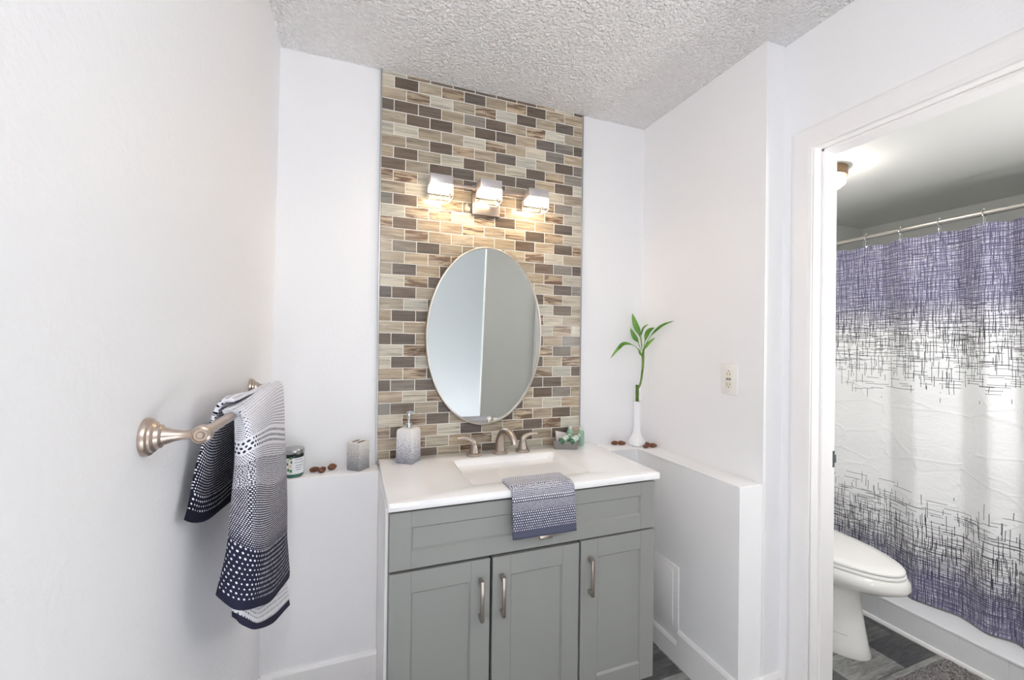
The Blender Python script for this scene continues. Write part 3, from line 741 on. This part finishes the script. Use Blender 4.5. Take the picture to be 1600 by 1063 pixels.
# front drape: columns from the wall-side turn of the near fold round to the far end
colA = [(-0.3409, -0.8843, 1.2292), (-0.3192, -0.8930, 1.2227), (-0.3171, -0.8974, 1.1630), (-0.3192, -0.8984, 1.0871), (-0.3225, -0.8984, 1.0220), (-0.3301, -0.9017, 0.9514), (-0.3420, -0.9060, 0.8820)]
colA2 = [(-0.3366, -0.8952, 1.2357), (-0.3040, -0.9039, 1.2270), (-0.2986, -0.9093, 1.1630), (-0.2975, -0.9093, 1.0871), (-0.2986, -0.9093, 1.0111), (-0.3040, -0.9126, 0.9297), (-0.3106, -0.9147, 0.8516)]
colB = [(-0.3366, -0.8876, 1.2379), (-0.2954, -0.8952, 1.2292), (-0.2823, -0.8952, 1.1739), (-0.2791, -0.8930, 1.0860), (-0.2758, -0.8876, 0.9840), (-0.2769, -0.8767, 0.9026), (-0.2802, -0.8659, 0.8202)]
colC = [(-.318, -.72, BZ+.022), (-.292, -.72, BZ+.014), (-.283, -.72, 1.15), (-.279, -.72, 1.03), (-.274, -.72, .93), (-.272, -.72, .84), (-.275, -.72, .752)]
colD = [(-.318, -.50, BZ+.022), (-.296, -.50, BZ+.014), (-.287, -.49, 1.10), (-.284, -.48, .98), (-.281, -.47, .86), (-.278, -.46, .76), (-.273, -.45, .660)]
colE = [(-.322, -.44, BZ+.018), (-.300, -.435, BZ+.006), (-.294, -.43, 1.10), (-.292, -.425, .98), (-.290, -.42, .86), (-.289, -.41, .76), (-.290, -.40, .655)]
cloth('front_drape', [colA, colA2, colB, colC, colD, colE], .007, 'bath_towel', tw, 5, 2)
# lower folded layer that shows under the hem
low = [[(-.318, -.88, 1.05), (-.321, -.875, .94), (-.323, -.87, .86), (-.324, -.86, .808)],
       [(-.304, -.89, 1.05), (-.305, -.885, .93), (-.306, -.875, .85), (-.306, -.870, .792)],
       [(-.297, -.80, .98), (-.294, -.80, .87), (-.292, -.80, .78), (-.290, -.80, .735)],
       [(-.294, -.62, .92), (-.290, -.62, .80), (-.287, -.61, .70), (-.285, -.60, .627)],
       [(-.297, -.45, .87), (-.285, -.445, .74), (-.276, -.44, .63), (-.271, -.44, .573)]]
cloth('under_layer', low, .005, 'bath_towel_under', tw, 5, 4)
# back drape between bar and wall
bk = [[(-.322, -.885, BZ+.026), (-.345, -.892, BZ+.022), (-.362, -.90, 1.205), (-.372, -.915, 1.145), (-.377, -.935, 1.095), (-.380, -.957, 1.052)],
      [(-.320, -.86, BZ+.028), (-.346, -.86, BZ+.024), (-.360, -.865, 1.19), (-.366, -.87, 1.12), (-.368, -.88, 1.07), (-.370, -.895, 1.022)],
      [(-.318, -.72, BZ+.024), (-.342, -.72, BZ+.016), (-.356, -.72, 1.18), (-.364, -.72, 1.11), (-.369, -.72, 1.05), (-.372, -.72, .990)],
      [(-.318, -.47, BZ+.022), (-.340, -.47, BZ+.012), (-.352, -.47, 1.18), (-.360, -.47, 1.10), (-.366, -.47, 1.03), (-.368, -.47, .97)]]
cloth('back_drape', bk, .009, 'bath_towel_back', tw, 5, 6, .0016)

# hand towel over the sink edge
ht = []
for f, x0, x1 in ((0, .404, .408), (.12, .424, .430), (.5, .520, .527), (.88, .612, .625), (1, .640, .648)):
    dz = -.010 if f in (0, 1) else 0
    x = lambda k: x0+(x1-x0)*k
    ht.append([(x0+.012, -.425, ZT-.012), (x0+.008, -.437, ZT+.002), (x0, -.455, ZT+.010+dz*.4), (x0, -.50, ZT+.010+dz*.4), (x(.1), -.533, ZT+.009+dz*.5), (x(.2), -.549, ZT-.006),
               (x(.4), -.553, .83), (x(.6), -.5545, .79), (x(.8), -.556, .75), (x1, -.557, .717-.002*f)])
o = cloth('hand_towel', ht, .009, 'hand_towel', None, 4, 9, .0006)
tag(recenter(o, (.525, -.50, ZT)), 'grey ombre woven hand towel draped over the front edge of the sink', 'towel')

# ------------------------------------------------------------------ outlet and access panel
ou = thing('wall_outlet', 'white ground-fault outlet on the right wall above the ledge', 'outlet', (XR, -.5695, 1.176))
bm = bm_new(); box(bm, XR-.006, XR-.0003, -.6095, -.5295, 1.176, 1.300, .002); obj('cover_plate', bm, 'white_plastic', ou)
bm = bm_new(); box(bm, XR-.0085, XR-.005, -.586, -.553, 1.204, 1.272, .001); rcv = obj('receptacle', bm, 'ivory_plastic', ou)
for z in (1.259, 1.217):
    for dy, h in ((-.0065, .010), (.0065, .008)):
        bm = bm_new(); box(bm, XR-.0089, XR-.0083, -.5695+dy-.001, -.5695+dy+.001, z-h/2, z+h/2); obj('slot', bm, 'dark_slot', rcv)['label'] = 'dark plug slot'
    bm = bm_new(); lathe(bm, [(.0024, -.0003), (.0024, .0003)], (XR-.0086, -.5695, z-.012 if z < 1.24 else z+.012), (1, 0, 0), 12); obj('ground_hole', bm, 'dark_slot', rcv)['label'] = 'dark round ground hole'
for y in (-.5755, -.5635):
    bm = bm_new(); box(bm, XR-.0098, XR-.008, y-.005, y+.005, 1.234, 1.242, .0006, 1); obj('button', bm, 'print_gray', rcv)['label'] = 'small grey button'
for z in (1.188, 1.288):
    bm = bm_new(); lathe(bm, [(.0035, 0), (.003, .0012)], (XR-.006, -.5695, z), (-1, 0, 0), 16); obj('screw', bm, 'white_plastic', ou)

ap = thing('access_panel', 'square white plastic access panel low on the right ledge wall beside the vanity', 'access panel', (XH, -.27, .10))
bm = bm_new(); box(bm, XH-.004, XH-.0003, -.422, -.14, .122, .414, .0015); obj('panel_frame', bm, 'trim_paint', ap)
bm = bm_new(); box(bm, XH-.0055, XH-.0035, -.390, -.165, .150, .385, .001); obj('panel_door', bm, 'trim_paint', ap)

# ------------------------------------------------------------------ bathroom: shower, toilet, lamp, mat
CX, CZ = 2.385, .131
bm = bm_new(); box(bm, CX, CX+.17, -1.75, .03, 0, CZ-.012); box(bm, CX-.006, CX+.176, -1.75, .03, CZ-.012, CZ, .003)
for y in [-.10-.155*k for k in range(11)]: pass
struct('shower_curb', bm, 'shower_white')
bm = bm_new()
for k in range(12): box(bm, CX-.0035, CX+.001, -1.74+.15*k+.0014, -1.74+.15*(k+1)-.0014, .012, CZ-.013, .001, 1)
struct('shower_curb_tiles', bm, 'shower_white')
bm = bm_new(); board(bm, (CX-.0036, .03), (CX-.0036, -1.75), (-1, 0), .018, .012); struct('trim_curb_foot', bm, 'trim_paint')
bm = bm_new(); box(bm, CX+.17, 3.226, -1.75, .03, 0, .05); struct('shower_floor', bm, 'shower_white')

RX, RZ = 2.47, 1.966
rod = thing('curtain_rod', 'brushed steel shower curtain rod above the shower curb', 'curtain rod', (RX, -.86, RZ))
bm = bm_new(); tube(bm, [(RX, .029, RZ-.006), (RX, -1.749, RZ+.008)], .0125, 20); obj('pole', bm, 'rod_metal', rod)
for y, d, z in ((.0297, -1, RZ-.006), (-1.7497, 1, RZ+.008)):
    bm = bm_new(); lathe(bm, [(.032, 0), (.032, .004), (.018, .012), (.016, .022)], (RX, y, z), (0, d, 0), 24); obj('end_flange', bm, 'rod_metal', rod)
def rodz(y): return RZ-.006+(.03-y)/1.78*.014
# curtain
ring_y = [-.271+.1505*k for k in (1, 0, -1, -2, -3, -4, -5, -6, -7, -8)]
bm = bm_new(); uvl = bm.loops.layers.uv.new('UVMap')
NY, NZ = 300, 60; ya, yb_ = -.05, -1.60; g = []; zt, zb_ = 1.918, .135
FOLD = [(.2, -.02), (-.05, -.03), (-.25, .0), (-.50, .036), (-.62, -.012), (-.775, .034), (-.885, -.016), (-.955, .026), (-1.03, -.02), (-1.2, .03), (-1.3, -.02), (-1.45, .03), (-1.7, -.02)]
def fold1(y):
    for (a, fa), (c, fc) in zip(FOLD, FOLD[1:]):
        if c <= y <= a: return fa+(fc-fa)*(a-y)/(a-c)
    return 0
def fold(y, w):
    f = sum(fold1(y+d)*k for d, k in ((-.012, .2), (-.006, .2), (0, .2), (.006, .2), (.012, .2)))
    return f*(.8+.25*w)+.004*math.sin(-y*2*math.pi/.15)*(1-w)
for i in range(NZ+1):
    w = i/NZ; ln = []
    for k in range(NY+1):
        y = ya+(yb_-ya)*k/NY
        sag = 0
        dmin = min(abs(y-r_) for r_ in ring_y)
        sag = .010*(dmin/.075)**2
        z = zt+.012*(.03-y)/1.78-sag+(zb_-zt+sag)*w
        crease = .0025*math.sin(z*21+2*math.sin(y*3))*math.exp(-((z-.85)/.35)**2)
        x = RX+.005+fold(y+.012*math.sin(z*2.2), w)+crease+.030*w
        ln.append(bm.verts.new((x, y, z)))
    g.append(ln)
arc = [0.0]
for k in range(1, NY+1): arc.append(arc[-1]+(g[NZ//2][k].co-g[NZ//2][k-1].co).length)
for i in range(NZ):
    for k in range(NY):
        f = bm.faces.new((g[i][k], g[i][k+1], g[i+1][k+1], g[i+1][k]))
        for l_, (ii, kk) in zip(f.loops, ((i, k), (i, k+1), (i+1, k+1), (i+1, k))): l_[uvl].uv = (arc[kk], g[ii][kk].co.z)
o = obj('shower_curtain', bm, 'curtain_print', ang=180)
sm = o.modifiers.new('thickness', 'SOLIDIFY'); sm.thickness = .0015
tag(o, 'white shower curtain with navy hatched lines fading in from top and bottom', 'shower curtain')
# rings
first = None
places = ['leftmost, next to the door jamb', 'second from the door jamb', 'third from the door jamb', 'fourth from the door jamb', 'fifth from the door jamb', 'rightmost one, at the photo edge']
for i, y in enumerate(ring_y[1:7]):
    lab = 'thin silver shower curtain ring on the rod, ' + places[i]
    if first is None:
        first = thing('curtain_ring', lab, 'curtain ring', (RX, y, rodz(y)), 0, 'shower curtain rings on the rod')
        bm = bm_new()
        P = [Vector((.0005+.0185*math.cos(R_(a)), .003*math.sin(R_(a)), .0185*math.sin(R_(a))-.0035)) for a in range(-60, 241, 20)]
        P = [Vector((.008, .004, -.060)), Vector((.013, .003, -.045))]+P+[Vector((-.012, -.003, -.045)), Vector((-.004, -.004, -.060)), Vector((.003, 0, -.066)), Vector((.008, .004, -.060))]
        tube(bm, smooth_path(P, 2), .0016, 8); obj('hook', bm, 'chrome', first, world=False)
        bm = bm_new(); bmesh.ops.create_uvsphere(bm, u_segments=12, v_segments=8, radius=.0045); bmesh.ops.translate(bm, vec=(0, 0, .0155+.001), verts=bm.verts); obj('roller_bead', bm, 'chrome', first, world=False)
    else:
        c = first.copy(); COL.objects.link(c); c.location = (RX, y, rodz(y)); c['label'] = lab
        for ch in list(first.children):
            d = ch.copy(); COL.objects.link(d); d.parent = c

# toilet
toi = thing('toilet', 'white toilet with an elongated bowl and closed lid beside the shower curb', 'toilet', (2.05, -.35, 0))
def oval(cx, yc, hw, fr, bk_, z, n=48, pw=1.0):
    out = []
    for k in range(n):
        a = 2*math.pi*k/n; s, c_ = math.sin(a), math.cos(a)
        yy = yc-fr*c_ if c_ > 0 else yc-bk_*c_
        out.append(Vector((cx+hw*math.copysign(abs(s)**pw, s), yy, z)))
    return out
TX = 2.055
bm = bm_new()
loft(bm, [oval(TX-.02, -.42, .128, .272, .30, 0), oval(TX-.02, -.42, .130, .274, .30, .006), oval(TX-.02, -.42, .122, .262, .30, .05), oval(TX-.015, -.42, .108, .235, .30, .18), oval(TX-.01, -.42, .105, .222, .30, .265), oval(TX-.005, -.42, .118, .235, .30, .29)])
obj('pedestal', bm, 'porcelain', toi, ang=50)
bm = bm_new()
loft(bm, [oval(TX, -.42, .10, .21, .26, .282), oval(TX, -.42, .128, .275, .27, .297), oval(TX, -.42, .165, .345, .28, .318), oval(TX, -.42, .190, .392, .28, .345), oval(TX, -.42, .196, .402, .28, .362), oval(TX, -.42, .193, .398, .28, .385), oval(TX, -.42, .184, .388, .28, .398)])
obj('bowl', bm, 'porcelain', toi, ang=50)
bm = bm_new(); loft(bm, [oval(TX, -.42, .180, .380, .14, .399), oval(TX, -.42, .184, .385, .14, .403), oval(TX, -.42, .184, .385, .14, .411), oval(TX, -.42, .180, .381, .14, .4135)]); obj('seat', bm, 'seat_plastic', toi, ang=60)
bm = bm_new(); loft(bm, [oval(TX, -.42, .176, .376, .14, .4155), oval(TX, -.42, .181, .382, .14, .419), oval(TX, -.42, .181, .382, .14, .427), oval(TX, -.42, .176, .375, .137, .432), oval(TX, -.42, .14, .32, .11, .436)]); obj('lid', bm, 'seat_plastic', toi, ang=60)
bm = bm_new(); box(bm, TX-.21, TX+.21, -.19, .015, .38, .74, .02, 3); tk = obj('tank', bm, 'porcelain', toi)
bm = bm_new(); box(bm, TX-.22, TX+.22, -.20, .02, .742, .775, .01, 3); obj('tank_lid', bm, 'porcelain', toi)
bm = bm_new()
P = [oval(TX-.018, -.42, .1185, .2548, .30, z)[-9:-3] for z in (.086, .0885)]
for i in range(5): bm.faces.new([bm.verts.new(p) for p in (P[0][i], P[0][i+1], P[1][i+1], P[1][i])])
o = obj('maker_mark', bm, 'print_gray', toi); o['label'] = 'small grey maker mark on the pedestal'
o.modifiers.new('thickness', 'SOLIDIFY').thickness = .001

# bathroom ceiling lamp
bl = thing('ceiling_lamp', 'small round bronze-rimmed ceiling lamp with frosted glass in the bathroom', 'ceiling light', (1.952, -.54, 2.2))
bm = bm_new(); lathe(bm, [(.087, 2.1995), (.088, 2.19), (.086, 2.158), (.080, 2.155)], (1.952, -.54, 0), n=40); obj('metal_base', bm, 'bronze', bl)
bm = bm_new(); lathe(bm, [(.076, 2.1545), (.080, 2.145), (.078, 2.125), (.060, 2.110), (.03, 2.106)], (1.952, -.54, 0), n=40); gs = obj('glass_bowl', bm, 'lamp_bath', bl)
for a in (-20, 100, 220):
    bm = bm_new(); x, y = 1.952+.078*math.cos(R_(a)), -.54+.078*math.sin(R_(a))
    tube(bm, smooth_path([(x, y, 2.157), (1.952+.083*math.cos(R_(a)), -.54+.083*math.sin(R_(a)), 2.138), (1.952+.068*math.cos(R_(a)), -.54+.068*math.sin(R_(a)), 2.112)], 4), .004, 8); obj('clip', bm, 'bronze', bl)

# bath mat with a nap
bm = bm_new(); NX, NYm = 110, 90; rr = random.Random(5)
mx0, mx1, my0, my1 = 1.74, 2.345, -.80, -1.40
g = []
for i in range(NYm+1):
    ln = []
    for k in range(NX+1):
        u, v = k/NX, i/NYm
        cx, cy = (u-.5)*2, (v-.5)*2
        e = max(abs(cx), abs(cy)); h = .030*(1-max(0, (e-.9)/.1)**2)
        # round the corners
        sx = 1-.045*max(0, abs(cy)-.8)**2*25*.3; sy = 1-.045*max(0, abs(cx)-.8)**2*25*.3
        x = (mx0+mx1)/2+(mx1-mx0)/2*cx*sx; y = (my0+my1)/2+(my1-my0)/2*cy*sy
        ln.append(bm.verts.new((x+rr.uniform(-.002, .002), y+rr.uniform(-.002, .002), .002+h*rr.uniform(.62, 1.1))))
    g.append(ln)
for i in range(NYm):
    for k in range(NX): bm.faces.new((g[i][k], g[i][k+1], g[i+1][k+1], g[i+1][k]))
o = obj('bath_mat', bm, 'mat_gray', ang=180); tag(o, 'fluffy grey bath mat on the bathroom floor against the shower curb', 'bath mat')

# unseen globe pendant added behind the camera as main fill light
PX, PY, PZ = -.10, -2.35, 2.08
pn = thing('fill_pendant', 'added unseen fill light, a white globe hung behind the camera', 'fill light', (PX, PY, PZ))
bm = bm_new(); lathe(bm, [(.06, ZC-.0005), (.06, ZC-.02), (.02, ZC-.03)], (PX, PY, 0), n=32); obj('canopy', bm, 'white_plastic', pn)
bm = bm_new(); tube(bm, [(PX, PY, ZC-.028), (PX, PY, PZ+.125)], .004, 8); obj('cord', bm, 'white_plastic', pn)
bm = bm_new(); lathe(bm, [(.012, .138), (.025, .135), (.028, .10)], (PX, PY, PZ), n=24); obj('holder', bm, 'brushed_nickel', pn)
bm = bm_new(); bmesh.ops.create_uvsphere(bm, u_segments=32, v_segments=20, radius=.11); bmesh.ops.translate(bm, vec=(PX, PY, PZ), verts=bm.verts); obj('globe', bm, 'fill_pendant_glow', pn, ang=180)

# low unseen globe added on the floor to brighten the lower walls
GX, GY, GZ = -.10, -2.72, .52
gl_ = thing('low_fill_globe', 'added unseen low fill globe on the floor behind the camera', 'floor lamp', (GX, GY, 0))
bm = bm_new(); lathe(bm, [(.11, 0), (.11, .015), (.03, .025), (.014, .035), (.014, GZ-.16), (.05, GZ-.14), (.055, GZ-.12)], (GX, GY, 0), n=32); obj('stand', bm, 'brushed_nickel', gl_)
bm = bm_new(); bmesh.ops.create_uvsphere(bm, u_segments=32, v_segments=20, radius=.13); bmesh.ops.translate(bm, vec=(GX, GY, GZ), verts=bm.verts); obj('globe', bm, 'low_fill_glow', gl_, ang=180)

# unseen globe added on the bathroom's front wall to brighten that room
SX, SY, SZ = 2.0, -1.66, 1.45
sc_ = thing('bath_fill_globe', 'added unseen fill globe on the bathroom wall facing the toilet', 'wall light', (SX, -1.75, SZ))
bm = bm_new(); lathe(bm, [(.05, .0003), (.05, .01), (.014, .016), (.012, .04)], (SX, -1.75, SZ-.09), (0, 1, 0), 28); tube(bm, smooth_path([(SX, -1.71, SZ-.09), (SX, SY-.01, SZ-.09), (SX, SY, SZ-.075)], 4), .009, 12); obj('bracket', bm, 'brushed_nickel', sc_)
bm = bm_new(); bmesh.ops.create_uvsphere(bm, u_segments=28, v_segments=18, radius=.075); bmesh.ops.translate(bm, vec=(SX, SY, SZ), verts=bm.verts); obj('globe', bm, 'bath_fill_glow', sc_, ang=180)
